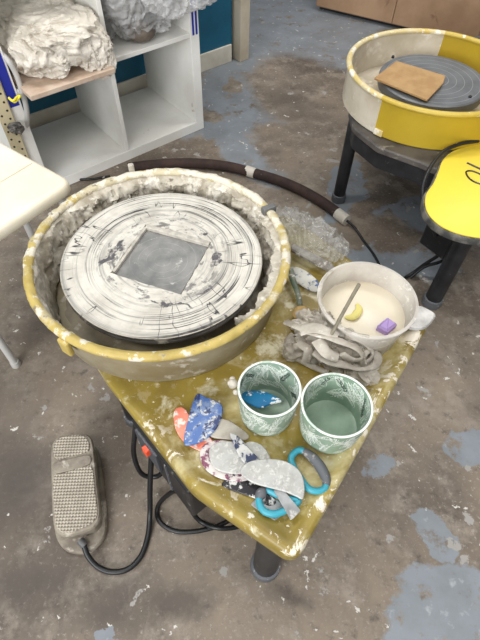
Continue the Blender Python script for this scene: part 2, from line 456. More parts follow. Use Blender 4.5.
# dark tool holster hanging on the wall
hp = sp(-.18, WN-.02)
tag(obj('tool_pouch', blob((*hp, .40), (.045, .022, .07), 3, .06, 10, 2, rot=rot_s), M('dark_canvas', (66, 62, 64), .8, col2=(50, 47, 50))), 'dark grey pouch hanging on the teal wall beside the shelf', 'pouch')

# wooden cabinet at the far end
ca, cb = at(316, 10, 0), at(474, 48, 0)
v = Vector((cb.x-ca.x, cb.y-ca.y)); L = v.length; v.normalize(); nn = Vector((-v.y, v.x))
mid = Vector((ca.x, ca.y))+v*L/2+nn*.25
cab = thing('wooden_cabinet', 'low wooden cabinet on a black plinth behind the newer yellow wheel', 'cabinet', (*mid, 0))
m_wood = M('tan_plywood', (170, 138, 108), .5, col2=(152, 120, 92), vscale=5, spots=[((120, 92, 70), 8, .66, .74)])
obj('plinth', box(mid+nn*.01, v, nn, L-.02, .46, 0, .02), m_black, cab, smooth=False)
obj('carcass', box(mid, v, nn, L, .5, .02, .75, .004), m_wood, cab, smooth=False)
for k in range(2):
    obj('front_panel', box(mid-nn*.256+v*((k-.5)*L*.5), v, nn, L*.5-.004, .012, .028, .745, .002), m_wood, cab, smooth=False)

# ---------------------------------------------------------------- main wheel
T = .347                       # tray floor
PC = Vector((-.175, .735))     # axis of the wheel
def table_outline(): return [at(x, y, .362) for x, y in ((297, 562), (433, 318), (292, 214), (170, 205), (66, 318), (104, 376), (192, 489))]
wheel = thing('pottery_wheel_table', 'clay-spattered pottery wheel with ochre table, legs and black motor box', 'pottery wheel', (PC.x, PC.y, 0))
TO = [Vector((q.x, q.y)) for q in table_outline()]
if area2(TO) < 0: TO.reverse()
TR = [.03, .05, .06, .06, .06, .10, .12]
if (TO[0]-Vector((at(297, 562, .362).x, at(297, 562, .362).y))).length > 1e-6: TR = TR[::-1]
bm = bmesh.new(); rings = []
for d, z in ((.016, .316), (.004, .316), (0, .320), (0, .349), (.003, .357), (.009, .361), (.016, .3605), (.024, .356), (.034, .350), (.046, T)):
    ring = []
    for q in rounded(offset(TO, d), [max(.012, r_-d) for r_ in TR], 8):
        k = min(1, max(0, ((q-PC).length-.262)/.05)); zz = z if z < T else T-.0006+(z-T+.0006)*k
        ring.append(bm.verts.new((q.x, q.y, zz)))
    rings.append(ring)
for A_, B_ in zip(rings, rings[1:]):
    for k in range(len(A_)): bm.faces.new((A_[k], A_[(k+1) % len(A_)], B_[(k+1) % len(A_)], B_[k]))
bm.faces.new(rings[0][::-1]); bm.faces.new(rings[-1])
obj('table_top', bm, m_gold, wheel, angle=60)
def leg(parent, x, y, top, r=.022, m=m_black):
    bm = lathe((x, y), [(0, .022), (r, .022), (r, top), (0, top)], seg=20)
    l = obj('leg', bm, m, parent)
    obj('rubber_foot', lathe((x, y), [(0, 0), (r*1.15, 0), (r*1.22, .004), (r*1.18, .03), (r*1.02, .032), (0, .032)], seg=20), m_grip, l)
lg = at(265, 566, 0)
leg(wheel, lg.x, lg.y, .32, .028)
q = at(398, 340, .30); leg(wheel, q.x-.02, q.y+.01, .32, .024)
leg(wheel, PC.x-.10, PC.y-.17, .32, .024); leg(wheel, PC.x+.12, PC.y+.17, .32, .024)
obj('wheel_head', lathe(PC, [(0, .40), (.16, .40), (.178, .405), (.178, .424), (.174, .427), (0, .427)]), M('aluminium_head', (120, 118, 112), .4, .5, col2=(100, 96, 90), spots=[(CLAY, 20, .55, .65)]), wheel)
obj('spindle', lathe(PC, [(0, .357), (.03, .357), (.03, .40), (0, .40)], seg=24), m_greymetal, wheel)
# motor box under the left edge
ba = at(134, 428, .27); bb = at(190, 502, .27)
bv = Vector((bb.x-ba.x, bb.y-ba.y)); bl = bv.length; bv.normalize(); bn = Vector((-bv.y, bv.x))
bmid = Vector((ba.x, ba.y))+bv*bl/2+bn*.055
mb = obj('motor_box', box(bmid, bv, bn, bl, .11, .16, .316, .006), m_blackp, wheel, smooth=False)
obj('switch_plate', box(Vector((ba.x, ba.y))+bv*.055-bn*.002, bv, bn, .075, .006, .215, .30, .001), M('grey_panel', (70, 72, 78), .4), mb, smooth=False)
sw = Vector((ba.x, ba.y))+bv*.062-bn*.008
obj('power_switch', box(sw, bv, bn, .016, .012, .268, .292, .002), M('orange_switch', (232, 84, 48), .4), mb, smooth=False, label='orange-red rocker switch')
obj('cover_seam', box(Vector((ba.x, ba.y))+bv*(bl*.62)-bn*.001, bv, bn, .004, .004, .165, .31), m_grip, mb, smooth=False)
# its cords
bp = Vector((*bmid, .2))
obj('power_cord', tube([at(137, 412, .28), at(135, 432, .22), at(134, 455, .13), at(142, 474, .06), at(158, 476, .05), at(170, 462, .12), at(178, 466, .19)], .0058), m_cord, wheel)
obj('power_cord', tube([at(190, 490, .17), at(172, 492, .10), at(158, 506, .012), at(160, 522, .007), at(180, 532, .007), at(215, 527, .007), at(245, 510, .007), at(275, 488, .007)], .0055), m_cord, wheel)
obj('power_cord', tube([at(183, 492, .17), at(190, 508, .06), at(200, 521, .012), at(218, 528, .018), at(240, 526, .007), at(270, 512, .007), at(300, 485, .007)], .0055), m_cord, wheel)

# splash pan
pan = thing('splash_pan', 'round splash pan with clay-crusted ochre rim around the large bat', 'splash pan', (PC.x, PC.y, T))
RZ = .470
def crusty(a, j, r, z):
    n = noise.noise(Vector((math.cos(a)*9, math.sin(a)*9, j*.9)))
    return r+n*.0014, z+n*.0014
m_inwall = M('pan_inner_wall', (150, 140, 118), .55, col2=(112, 104, 88), vscale=9, spots=[((190, 182, 166), 14, .56, .64)], bump=.3)
pw = obj('pan_wall', lathe(PC, [(.225, T+.0002), (.250, T+.0002), (.256, T+.006), (.272, RZ-.008), (.268, RZ-.008), (.250, T+.008), (.225, T+.006)], seg=128, fn=crusty, closed_prof=True), m_panwall, pan)
obj('pan_floor', lathe(PC, [(.04, T+.002), (.246, T+.002), (.246, T+.006), (.04, T+.006)], seg=96, closed_prof=True), m_inwall, pan)
prof = [(.2705+.0100*math.cos(t), RZ-.002+.0082*math.sin(t)) for t in [2*math.pi*k/12 for k in range(12)]]
def rimfn(a, j, r, z):
    n = noise.noise(Vector((math.cos(a)*14, math.sin(a)*14, j*.6)))+.6*noise.noise(Vector((math.cos(a)*40, math.sin(a)*40, j*.6)))
    return r+n*.0022, z+n*.0024
obj('pan_rim', lathe(PC, prof, seg=220, fn=rimfn, closed_prof=True), m_goldrim, pan, angle=180)
def crustfn(a, j, r, z):
    w = .30+.70*max(0, min(1, math.sin(a+.1)*1.3+.25))     # thickest along the back
    if math.cos(a) > .2 and math.sin(a) > -.7: w = max(w, .9)
    q = Vector((math.cos(a)*6, math.sin(a)*6, z*34))
    q = q+Vector((noise.noise(q*1.3), noise.noise(q*1.3+Vector((7, 0, 0))), noise.noise(q*1.3+Vector((0, 7, 0)))))*.9
    h = .5+.7*noise.noise(q)+.9*(.45-abs(noise.noise(q*2.1)))+.5*(.35-abs(noise.noise(q*4.6)))
    if j in (0, NC-1): return r, z
    lump = max(0, noise.noise(Vector((math.cos(a)*5, math.sin(a)*5, 3+z*14)))+.3)
    return r-w*(.001+.017*h+.018*lump), z+.004*noise.noise(q*1.7)
NC = 20
cp = [(.250+(.266-.250)*k/(NC-1), T+.010+(RZ-.004-T-.010)*k/(NC-1)) for k in range(NC)]
obj('clay_crust', lathe(PC, cp, seg=420, fn=crustfn), m_crust, pan, angle=48, label='grey clay splashed thickly on the inside')
p = at(68, 345, .445)
d = Vector((p.x-PC.x, p.y-PC.y)).normalized(); tt = Vector((-d.y, d.x))
obj('latch', box(PC+d*.281, tt, d, .026, .012, .425, .466, .004), m_goldrim, pan, smooth=False)
p = at(268, 210, .47); d = Vector((p.x-PC.x, p.y-PC.y)).normalized(); tt = Vector((-d.y, d.x))
obj('seam_clip', box(PC+d*.271, tt, d, .016, .034, .463, .4805, .003), m_greymetal, pan, smooth=False)
p = at(130, 166, .47); d = Vector((p.x-PC.x, p.y-PC.y)).normalized(); tt = Vector((-d.y, d.x))
obj('seam_clip', box(PC+d*.283, tt, d, .014, .012, .445, .492, .003), m_clay, pan, smooth=False)

# bat with a square pocket and its insert
def bat_material():
    g = G('clay_coated_bat')
    sx = g.n('ShaderNodeSeparateXYZ'); g.l(g.co, sx.inputs[0])
    x, y = sx.outputs[0], sx.outputs[1]
    r = g.math('SQRT', g.math('ADD', g.math('MULTIPLY', x, x), g.math('MULTIPLY', y, y)))
    ang = g.math('ARCTAN2', y, x)
    n1 = g.noise(12, 6); 
    rw = g.math('ADD', r, g.math('MULTIPLY', n1, .005))
    ux, uy = g.math('DIVIDE', x, r), g.math('DIVIDE', y, r)
    def polar(kr, ka):
        cmb = g.n('ShaderNodeCombineXYZ'); g.l(g.math('MULTIPLY', ux, ka), cmb.inputs[0]); g.l(g.math('MULTIPLY', uy, ka), cmb.inputs[1]); g.l(g.math('MULTIPLY', rw, kr), cmb.inputs[2])
        return cmb.outputs[0]
    rings = g.noise(1, 3, .6, polar(170, .5))
    c = g.mix(g.ramp(g.noise(22, 6), .4, .65), lin((214, 209, 197)), lin((190, 184, 172)))
    c = g.mix(g.math('MULTIPLY', g.ramp(rings, .52, .68), .75), c, lin((136, 133, 128)))
    outer = g.ramp(r, .12, .16)
    fine = g.noise(1, 2, .5, polar(330, .9))
    c = g.mix(g.math('MULTIPLY', g.math('MULTIPLY', g.ramp(fine, .56, .62), outer), g.ramp(g.noise(7, 4), .38, .55)), c, lin((66, 64, 64)))
    rad = g.noise(1, 2, .5, polar(9, 6.5))
    tick = g.math('MULTIPLY', g.ramp(g.math('ABSOLUTE', g.math('SUBTRACT', rad, .44)), .016, .005), g.ramp(r, .115, .15))
    tick = g.math('MULTIPLY', tick, g.ramp(g.noise(10, 3), .47, .55))
    c = g.mix(tick, c, lin((58, 56, 58)))
    sc = g.math('MULTIPLY', g.ramp(g.noise(1, 6, .7, polar(60, 3.2)), .53, .60), g.math('MULTIPLY', g.ramp(r, .150, .12), g.ramp(r, .07, .085)))
    c = g.mix(g.math('MULTIPLY', sc, .8), c, lin((92, 88, 88)))
    wv = g.n('ShaderNodeTexNoise'); wv.inputs['Scale'].default_value = 38; wv.inputs['Detail'].default_value = 5; g.l(g.co, wv.inputs['Vector'])
    w2 = g.n('ShaderNodeVectorMath', operation='SCALE'); g.l(wv.outputs['Color'], w2.inputs[0]); w2.inputs['Scale'].default_value = .05
    w3 = g.n('ShaderNodeVectorMath', operation='ADD'); g.l(g.co, w3.inputs[0]); g.l(w2.outputs[0], w3.inputs[1])
    for (px_, py_, a_, b_, dg) in ((113, 254, .040, .011, 62), (104, 262, .018, .007, 60), (217, 258, .024, .011, 80), (206, 232, .010, .005, 0), (172, 304, .045, .004, -14), (205, 292, .020, .0035, 25)):
        p = at(px_, py_, .4495)-Vector((BC0.x, BC0.y, 0)); mp = g.n('ShaderNodeMapping', vector_type='TEXTURE'); mp.inputs['Location'].default_value = (p.x+.025, p.y+.025, 0)
        mp.inputs['Rotation'].default_value = (0, 0, math.radians(dg)); mp.inputs['Scale'].default_value = (a_, b_, 1000); g.l(w3.outputs[0], mp.inputs['Vector'])
        ln = g.n('ShaderNodeVectorMath', operation='LENGTH'); g.l(mp.outputs[0], ln.inputs[0])
        c = g.mix(g.math('MULTIPLY', g.ramp(ln.outputs['Value'], 1.05, .85), g.ramp(g.noise(60, 5, .7), .36, .5)), c, lin((84, 80, 82)))
    g.bump(g.math('ADD', rings, g.noise(34, 6)), .45, .0018)
    return g.out(c, .6)
BZ0, BZ1 = .4275, .4495
BC0 = Vector((-.171, .734))
sq = [at(x, y, .447) for x, y in ((110, 272), (139, 225), (212, 246), (190, 295))]
bc = sum(sq, Vector())/4
SZ = .163; dv = ((sq[3]-sq[0])+(sq[2]-sq[1])); dv = Vector((dv.x, dv.y)).normalized(); dn = Vector((-dv.y, dv.x))
BCN = Vector((bc.x, bc.y))
bm = bmesh.new(); N = 128; RB = .2165
def sqpt(a, half):
    v = Vector((math.cos(a), math.sin(a))); m = max(abs(v.x), abs(v.y)); return BCN+dv*(v.x/m*half)+dn*(v.y/m*half)
a0 = math.atan2(dv.y, dv.x)
rows = []
BC0 = Vector((-.171, .734))
for k in range(N):
    a = 2*math.pi*k/N; ca_ = Vector((math.cos(a+a0), math.sin(a+a0)))
    def ov(r, z): p = BC0+ca_*r; return bm.verts.new((p.x, p.y, z))
    col = [ov(RB-.004, BZ0), ov(RB, BZ0+.003), ov(RB, BZ0+.009), ov(RB-.003, BZ0+.0105), ov(RB, BZ0+.012), ov(RB, BZ1-.003), ov(RB-.003, BZ1)]
    for t in (.75, .5, .25, 0):
        po = BC0+ca_*(RB-.003); pi_ = sqpt(a, SZ/2); p = pi_.lerp(po, t); e = noise.noise(Vector((p.x*60, p.y*60, 1)))
        col.append(bm.verts.new((p.x, p.y, BZ1+(.0012*e if t < .75 else 0)+((.0035*max(0, e)+.001) if t == 0 else .003*max(0, e) if t == .25 else 0))))
    p = sqpt(a, SZ/2-.001); col.append(bm.verts.new((p.x, p.y, BZ1-.0145)))
    rows.append(col)
for k in range(N):
    A, B = rows[k], rows[(k+1) % N]
    for j in range(len(A)-1): 
        f = bm.faces.new((A[j], B[j], B[j+1], A[j+1])); f.material_index = 1 if j < 5 else 0
bm.faces.new([r_[0] for r_ in rows][::-1]); bm.faces.new([r_[-1] for r_ in rows])
m_batedge = M('bat_edge', (96, 92, 88), .55, col2=(66, 63, 60), vscale=26, spots=[((178, 172, 160), 18, .56, .64)])
bat = tag(obj('bat', bm, [bat_material(), m_batedge], loc=(BC0.x, BC0.y, BZ0)), 'large round clay-coated bat with a square pocket on the nearer wheel', 'bat')
hs = SZ/2
for (o1, ax_, ay_, ln_, wd, top) in ((dn*(hs-.005), dv, dn, SZ*.96, .011, .0022), (-dv*(hs-.003), dn, dv, SZ*.9, .007, .0006)):
    if (dn.y < 0) and ax_ is dv: o1 = -o1
    obj('pocket_edge', box(BCN+o1, ax_, ay_, ln_, wd, BZ1-.0078, BZ1+top, .0015), M('clay_on_edge', (196, 190, 178), .6, col2=(160, 154, 144), vscale=40), bat, smooth=False)
def tile_material():
    g = G('grey_insert_tile')
    sx = g.n('ShaderNodeSeparateXYZ'); g.l(g.co, sx.inputs[0]); x, y = sx.outputs[0], sx.outputs[1]
    r = g.math('SQRT', g.math('ADD', g.math('MULTIPLY', x, x), g.math('MULTIPLY', y, y)))
    ring = g.math('ABSOLUTE', g.math('SINE', g.math('MULTIPLY', r, 175)))
    c = g.mix(g.ramp(g.noise(24, 6), .35, .65), lin((112, 112, 110)), lin((142, 140, 136)))
    c = g.mix(g.math('MULTIPLY', g.math('MULTIPLY', g.ramp(ring, .10, .03), g.ramp(g.noise(18, 4), .4, .55)), .6), c, lin((180, 178, 172)))
    c = g.mix(g.ramp(g.noise(40, 6, .7), .62, .70), c, lin((186, 182, 174)))
    return g.out(c, .55)
tl = [BCN+dv*(i*SZ*.47)+dn*(j*SZ*.47) for i, j in ((-1, -1), (1, -1), (1, 1), (-1, 1))]
tag(obj('bat_insert', plate(rounded(tl, .003, 3), BZ1-.0140, .006, .001), tile_material(), loc=(bc.x, bc.y, BZ1-.0140), angle=30), 'square grey insert tile set into the large round bat', 'tile')

# ---------------------------------------------------------------- things on the table
tz = T+.0005
# cups
def cup_material(name, base, dark):
    return M(name, base, .4, col2=dark, vscale=20, bump=.08, bscale=90)
m_cup1 = cup_material('pale_green_glaze', (148, 168, 150), (130, 152, 136)); m_cup2 = cup_material('sage_green_glaze', (144, 166, 146), (126, 150, 130))
m_leaf = M('raised_white_leaf', (226, 232, 222), .45); m_leafd = M('leaf_cutout', (52, 66, 58), .6); m_lip = M('white_lip', (222, 226, 216), .45, spots=[((180, 196, 182), 30, .55, .6)])
def fern(bm, c, rf, z0, z1, n, seed, off, leafw=.0014, L=.020):
    rnd = random.Random(seed)
    def P(a, z, o=off): r = rf(z)+o; return Vector((c[0]+r*math.cos(a), c[1]+r*math.sin(a), z))
    rr = rf((z0+z1)/2)
    for i in range(n):
        a = 2*math.pi*(i+.5*rnd.random())/n; z = z0+(z1-z0)*(.02+.24*(i % 4)+.12*rnd.random()); dr = rnd.uniform(.35, 2.8); cv = rnd.uniform(-18, 18)
        ln = rnd.uniform(.035, .06); steps = 9; 
        for k in range(steps):
            dr += cv*ln/steps*.35
            na, nz = a+math.cos(dr)*ln/steps/rr, z+math.sin(dr)*ln/steps
            if not z0 < nz < z1: break
            for sd in (-1, 1):
                th = dr+sd*rnd.uniform(.6, .85); l = L*(1-.6*k/steps)*rnd.uniform(.8, 1.1)
                pts = []
                for t, w in ((0, .3), (.35, 1), (.7, .8), (1, 0)):
                    th2 = th-sd*t*.35
                    for s in ((1, -1) if w else (0,)):
                        aa = a+(math.cos(th2)*l*t-math.sin(th2)*s*w*leafw)/rr; zz = z+math.sin(th2)*l*t+math.cos(th2)*s*w*leafw
                        zz = min(max(zz, z0), z1); pts.append(bm.verts.new(P(aa, zz)))
                bm.faces.new((pts[0], pts[1], pts[3], pts[2])); bm.faces.new((pts[2], pts[3], pts[5], pts[4])); bm.faces.new((pts[4], pts[5], pts[6]))
            a, z = na, nz
def make_cup(px, py, R, hgt, label, m, seed, tz=tz):
    p = at(px, py, tz+hgt); c = (p.x, p.y)
    t = thing('cup', label, 'cup', (p.x, p.y, tz), 'leaf-patterned green cups')
    rb = R*.88; th = .004
    ro = lambda z: rb+(R-rb)*(z-tz)/hgt
    obj('cup_body', lathe(c, [(0, tz), (rb-.004, tz), (rb, tz+.003), (R, tz+hgt), (R-th/2, tz+hgt+.001), (R-th, tz+hgt), (rb-th, tz+.008), (rb-th-.006, tz+.006), (0, tz+.006)], seg=72), m, t)
    obj('cup_lip', lathe(c, [(R-th/2+.0022*math.cos(x), tz+hgt+.0014*math.sin(x)) for x in [k*math.pi/4 for k in range(8)]], seg=72, closed_prof=True), m_lip, t)
    bm = bmesh.new(); fern(bm, c, ro, tz+.004, tz+hgt-.003, 64, seed, .0005, .00075)
    obj('leaf_relief', bm, m_leaf, t, label='raised pale leaf pattern', smooth=False)
    bm = bmesh.new(); fern(bm, c, lambda z: ro(z)-th, tz+.016, tz+hgt-.003, 52, seed+5, -.0005, .0007)
    n0 = len(bm.faces); fern(bm, c, lambda z: ro(z)-th, tz+.036, tz+hgt-.006, 7, seed+9, -.0009, .0009, .012)
    bm.faces.ensure_lookup_table()
    for f in bm.faces[n0:]: f.material_index = 1
    obj('leaf_relief', bm, [m_leaf, m_leafd], t, label='pale leaves and dark leaf slits inside', smooth=False)
    return t, c
cup1, cc1 = make_cup(269.5, 388, .0570, .097, 'green leaf-patterned cup with a blue rib inside, nearer the splash pan', m_cup1, 11)
cup2, cc2 = make_cup(337, 404, .0630, .0925, 'empty sage green leaf-patterned cup nearer the table edge', m_cup2, 23, tz+.0045)
bm = bmesh.new()
for x, y, z, s in ((233, 384, .41, .010), (236, 392, .40, .006), (232, 379, .415, .006)):
    p = at(x, y, z); add_blob(bm, p, (s, s*.8, s*1.1), 3, .3, 90, x)
obj('clay_smear', bm, m_clay, cup1, label='blob of pale clay stuck to the side')
# blue rib in the cup
m_blue = M('blue_rib_plastic', (18, 112, 158), .35, col2=(14, 92, 140), spots=[((226, 230, 230), 40, .55, .58)])
P = pxo([(241, 392), (250, 389), (264, 390), (278, 397), (281, 402), (270, 405), (261, 409), (252, 406), (243, 400)], .40)
tag(obj('pottery_rib', plate(P, .396, .005, .002, zf=lambda x, y: (y-cc1[1])*-.25), m_blue), 'bright blue rib lying inside the green cup', 'pottery rib', 'ribs and scrapers')

# slip bucket
bp = at(367.5, 298, T+.105); BC = (bp.x, bp.y); BH = .105; RBK = .0985
bk = thing('slip_bucket', 'round translucent white plastic bucket of cream slip and sponges', 'bucket', (bp.x, bp.y, tz))
def bucket_mat():
    g = G('milky_bucket_plastic'); c = g.mix(g.ramp(g.noise(10, 6), .4, .62), lin((214, 208, 198)), lin((186, 178, 168)))
    c = g.mix(g.ramp(g.noise(40, 6, .7), .58, .68), c, lin((238, 234, 226)))
    g.b.inputs['Alpha'].default_value = .86
    return g.out(c, .35)
obj('bucket_wall', lathe(BC, [(0, tz), (.080, tz), (.083, tz+.004), (RBK-.002, tz+BH-.006), (RBK+.003, tz+BH-.004), (RBK+.003, tz+BH), (RBK-.003, tz+BH+.001), (RBK-.0045, tz+BH-.006), (.081, tz+.005), (0, tz+.003)], seg=80), bucket_mat(), bk)
SL = tz+.057
obj('slip', lathe(BC, [(0, tz+.006), (.080, tz+.006), (.0905, SL-.001), (.089, SL), (0, SL)], seg=80), m_slip, bk, label='cream liquid slip')
bm = bmesh.new()
def ring_on(a0, a1, n=22):
    pts = []
    for k in range(n+1):
        a = a0+(a1-a0)*k/n; w = noise.noise(Vector((a*5, 1, 2)))
        pts.append((BC[0]+(RBK-.002+.002*w)*math.cos(a), BC[1]+(RBK-.002+.002*w)*math.sin(a), tz+BH-.006*abs(w)-.004*abs(noise.noise(Vector((a*11, 4, 2))))))
    return pts
add_tube(bm, ring_on(2.3, 4.6), lambda t: .0035+.0025*abs(noise.noise(Vector((t*14, 0, 0)))), seg=8, smooth=2)
obj('clay_drips', bm, m_clay, bk, label='clay smeared along the rim')
s = at(352, 312, SL+.004); sc = catmull([at(346, 317, SL+.004), at(354, 316, SL+.004), at(358, 309, SL+.004), at(357, 304, SL+.004)], 4)
tag(obj('sponge', tube([at(345, 317, SL+.003), at(353, 317, SL+.005), at(359, 310, SL+.004), at(357, 304, SL+.002)], lambda t: .003+.006*math.sin(math.pi*min(1, max(0, t))), flat=.7), m_spongey), 'pale yellow crescent sponge floating in the slip bucket', 'sponge', 'sponges in the slip')
sq2 = [at(x, y, SL) for x, y in ((375, 330), (386, 321), (396, 328), (386, 336))]
tag(obj('sponge', plate(rounded(sq2, .004, 4), SL-.004, .020, .004), m_spongep), 'purple sponge half sunk in the slip bucket', 'sponge', 'sponges in the slip')

# pile of clay scraps
pc = at(327, 352, T+.02)
pile = thing('clay_scrap_pile', 'crumpled pile of grey clay trimmings in front of the bucket', 'clay scraps', (pc.x, pc.y, tz))
rp = math.radians(-32)
bm = bmesh.new(); 
def hill(x, y, rx, ry, rz, seed, rot):
    p = at(x, y, tz); add_blob(bm, (p.x, p.y, tz+rz*.35), (rx, ry, rz), 5, .42, 42, seed, ridge=True, zmin=tz, rot=rot)
hill(326, 350, .066, .042, .052, 1, rp); hill(352, 362, .042, .032, .040, 2, rp); hill(312, 335, .040, .026, .045, 3, rp); hill(323, 341, .034, .018, .058, 5, rp); hill(362, 378, .026, .022, .022, 6, 0)
hill(296, 352, .024, .022, .022, 8, .5)
o = obj('scrap_mound', bm, m_clay, pile, angle=35)
def ribbon(pts, r, flat, name='trimming', m=m_clay):
    obj(name, tube([at(x, y, T+z) for x, y, z in pts], r, seg=12, smooth=9, flat=flat), m, pile)
ribbon([(286, 322, .05), (298, 327, .072), (314, 333, .088), (330, 338, .096), (345, 343, .090), (358, 349, .074), (362, 358, .060), (352, 360, .062), (342, 354, .078)], lambda t: .0085+.004*noise.noise(Vector((t*7, 2, 0))), .42)
ribbon([(293, 334, .02), (287, 342, .014), (291, 354, .010), (302, 361, .008), (314, 367, .008), (328, 373, .010)], .0062, .6)
ribbon([(302, 330, .080), (314, 328, .094), (326, 331, .100), (338, 336, .096)], lambda t: .013*(1-.6*t)+.002, .3)
ribbon([(345, 336, .085), (358, 339, .080), (368, 346, .062), (373, 354, .046), (366, 362, .042), (358, 358, .05)], .0072, .5)
ribbon([(314, 352, .066), (328, 360, .066), (346, 365, .058), (360, 369, .046), (374, 366, .038), (378, 357, .038), (371, 351, .042)], lambda t: .0075+.003*math.sin(t*9), .34)
ribbon([(299, 343, .056), (308, 350, .064), (306, 362, .044)], .010, .34)
ribbon([(318, 340, .088), (326, 352, .084), (338, 358, .072)], lambda t: .015-.006*t, .25)
# stick leaning in the pile
tag(obj('wooden_stick', tube([at(330.5, 336, T+.095), at(344, 311, T+.15), at(359, 284.5, T+.22)], .0036, seg=8, smooth=2), m_stick), 'thin grey wooden stick stuck in the clay scraps and leaning over the bucket', 'stick')
p = at(301, 313, T+.018)
tag(obj('sponge_ball', blob((p.x, p.y, tz+.0165), (.0185, .0175, .0165), 4, .05, 60, 3), m_ball), 'round tan sponge between the splash pan and the clay scraps', 'sponge')

# tools at the back of the table
def slab(name, pts, z, th, m, label, cat, zf=None, bev=.0015, group=None, smooth=5):
    P = pxo(pts, z, smooth) if smooth else rounded([at(x, y, z) for x, y in pts], .004, 4)
    return tag(obj(name, plate(P, z, th, bev, zf), m, angle=30), label, cat, group)
m_knife = M('clay_smeared_wood', (150, 146, 138), .6, col2=(112, 106, 98), vscale=40, spots=[((200, 196, 186), 26, .58, .64)])
slab('throwing_stick', [(290, 249), (293, 246), (332, 266), (334, 271), (330, 274), (291, 253)], T+.022, .012, m_knife, 'flat grey clay-smeared stick lying beside the plastic bag', 'tool', bev=.003, smooth=0)
m_paintw = M('paint_smeared_white', (206, 204, 196), .45, col2=(180, 178, 168), vscale=14, spots=[((52, 76, 130), 60, .58, .62), ((74, 104, 84), 50, .6, .64)])
slab('palette_knife', [(294, 268), (306, 272), (320, 284), (322, 292), (312, 292), (299, 285), (292, 278)], T+.006, .005, m_paintw, 'pale scraper smeared with blue and green glaze by the splash pan', 'tool', bev=.002)
m_greenm = M('green_smeared_handle', (66, 88, 68), .5, col2=(120, 124, 108), vscale=30, spots=[((210, 206, 196), 30, .6, .66)])
tag(obj('glaze_brush', tube([at(290, 268, T+.028), at(293, 280, T+.022), at(298, 294, T+.018), at(300, 306, T+.014)], lambda t: .0085-.003*t, seg=10, flat=.6), m_greenm), 'green clay-stained tool handle leaning between splash pan and sponge ball', 'tool')
m_scoop = M('dusty_scoop', (196, 194, 190), .35, .2, col2=(160, 158, 154), vscale=24, spots=[((120, 118, 116), 30, .62, .68)])
slab('clay_scoop', [(404, 316), (410, 307), (421, 308), (434, 315), (433, 321), (424, 330), (412, 331), (403, 327)], T+.014, .008, m_scoop, 'dusty white metal scraper lying on the table edge behind the bucket', 'tool', bev=.003)

# plastic bag lump at the back
p = at(304, 236, .37)
def film_bag():
    bm = bmesh.new(); n = 90
    vs = {}
    c0 = at(306, 236, .36)
    for i in range(n):
        for j in range(n):
            u, v = i/(n-1)*2-1, j/(n-1)*2-1
            # superellipse patch in plan
            ru = math.copysign(abs(u), u); x = u*math.sqrt(1-v*v/2); y = v*math.sqrt(1-u*u/2)
            P = Vector((c0.x+.115*x*.80-.075*y*.55, c0.y-.10*x*.80-.085*y*.6, 0))
            rr = math.sqrt(x*x+y*y); q = Vector((P.x*20, P.y*20, 3))
            w = q+Vector((noise.noise(q), noise.noise(q+Vector((5, 0, 0))), 0))*1.2
            h = .016*(1-rr**2.2)+.024*(.4-abs(noise.noise(w)))*2*(1-.5*rr)+.012*(.4-abs(noise.noise(w*2.1)))*2
            vs[i, j] = bm.verts.new((P.x, P.y, .364+max(.0, h)))
    for i in range(n-1):
        for j in range(n-1): bm.faces.new((vs[i, j], vs[i+1, j], vs[i+1, j+1], vs[i, j+1]))
    g = bmesh.ops.solidify(bm, geom=bm.faces[:], thickness=.0006)
    return bm
tag(obj('plastic_bag', film_bag(), m_plast, angle=80), 'crumpled clear plastic bag on the back of the table beside the splash pan', 'bag')

# ribs and scrapers at the front corner
RG = 'ribs and scrapers'
m_coral = M('coral_rib_rubber', (234, 146, 122), .45, col2=(228, 122, 98), vscale=20, spots=[((226, 214, 204), 60, .52, .6)])
slab('pottery_rib', [(174, 412), (183, 408), (193, 420), (212, 440), (218, 452), (205, 453), (186, 444), (176, 430)], T+.001, .004, m_coral, 'coral red rib half hidden under the blue mottled rib', 'pottery rib', group=RG)
m_bluem = M('blue_mottled_rib', (74, 106, 164), .4, col2=(116, 136, 172), vscale=50, vlo=.44, vhi=.54, spots=[((194, 194, 190), 90, .55, .60), ((44, 56, 100), 60, .54, .60)], bump=.2)
def tilt(ax, ay, c, k):
    return lambda x, y: max(0, ((x-c.x)*ax+(y-c.y)*ay)*k)
slab('pottery_rib', [(196, 396), (206, 398), (221, 405), (222, 416), (216, 430), (204, 441), (190, 446), (184, 443), (187, 425)], T+.010, .005, m_bluem, 'blue and white mottled teardrop rib on top of the coral rib', 'pottery rib', zf=tilt(.3, 1, at(190, 445), .10), group=RG)
m_greyt = M('grey_clay_wood', (176, 170, 158), .6, col2=(150, 142, 130), vscale=30, bump=.15)
slab('wooden_knife', [(217, 421), (228, 421), (242, 430), (249, 437), (244, 441), (226, 440), (210, 436)], T+.006, .005, m_greyt, 'grey clay-coated wooden tool between the blue rib and green cup', 'tool', zf=None, group=RG)
m_purp = M('speckled_rim_rib', (214, 206, 200), .45, col2=(188, 178, 176), vscale=30, spots=[((124, 66, 90), 60, .50, .57), ((46, 40, 50), 90, .60, .64)])
slab('pottery_rib', [(200, 452), (208, 443), (226, 441), (246, 450), (254, 466), (252, 478), (238, 482), (218, 478), (204, 468)], T+.003, .004, m_purp, 'round white rib with purple-speckled edge', 'pottery rib', group=RG)
m_greyr = M('pale_grey_rib', (182, 181, 177), .45, col2=(166, 165, 160), vscale=50, spots=[((200, 198, 192), 120, .52, .64), ((156, 154, 150), 90, .6, .7)], bump=.25)
slab('pottery_rib', [(209, 452), (216, 444), (232, 442), (246, 450), (252, 464), (246, 473), (230, 474), (214, 468)], T+.009, .004, m_greyr, 'smooth grey clay-coated rib on the purple-speckled rib', 'pottery rib', zf=lambda x, y: 0, group=RG)
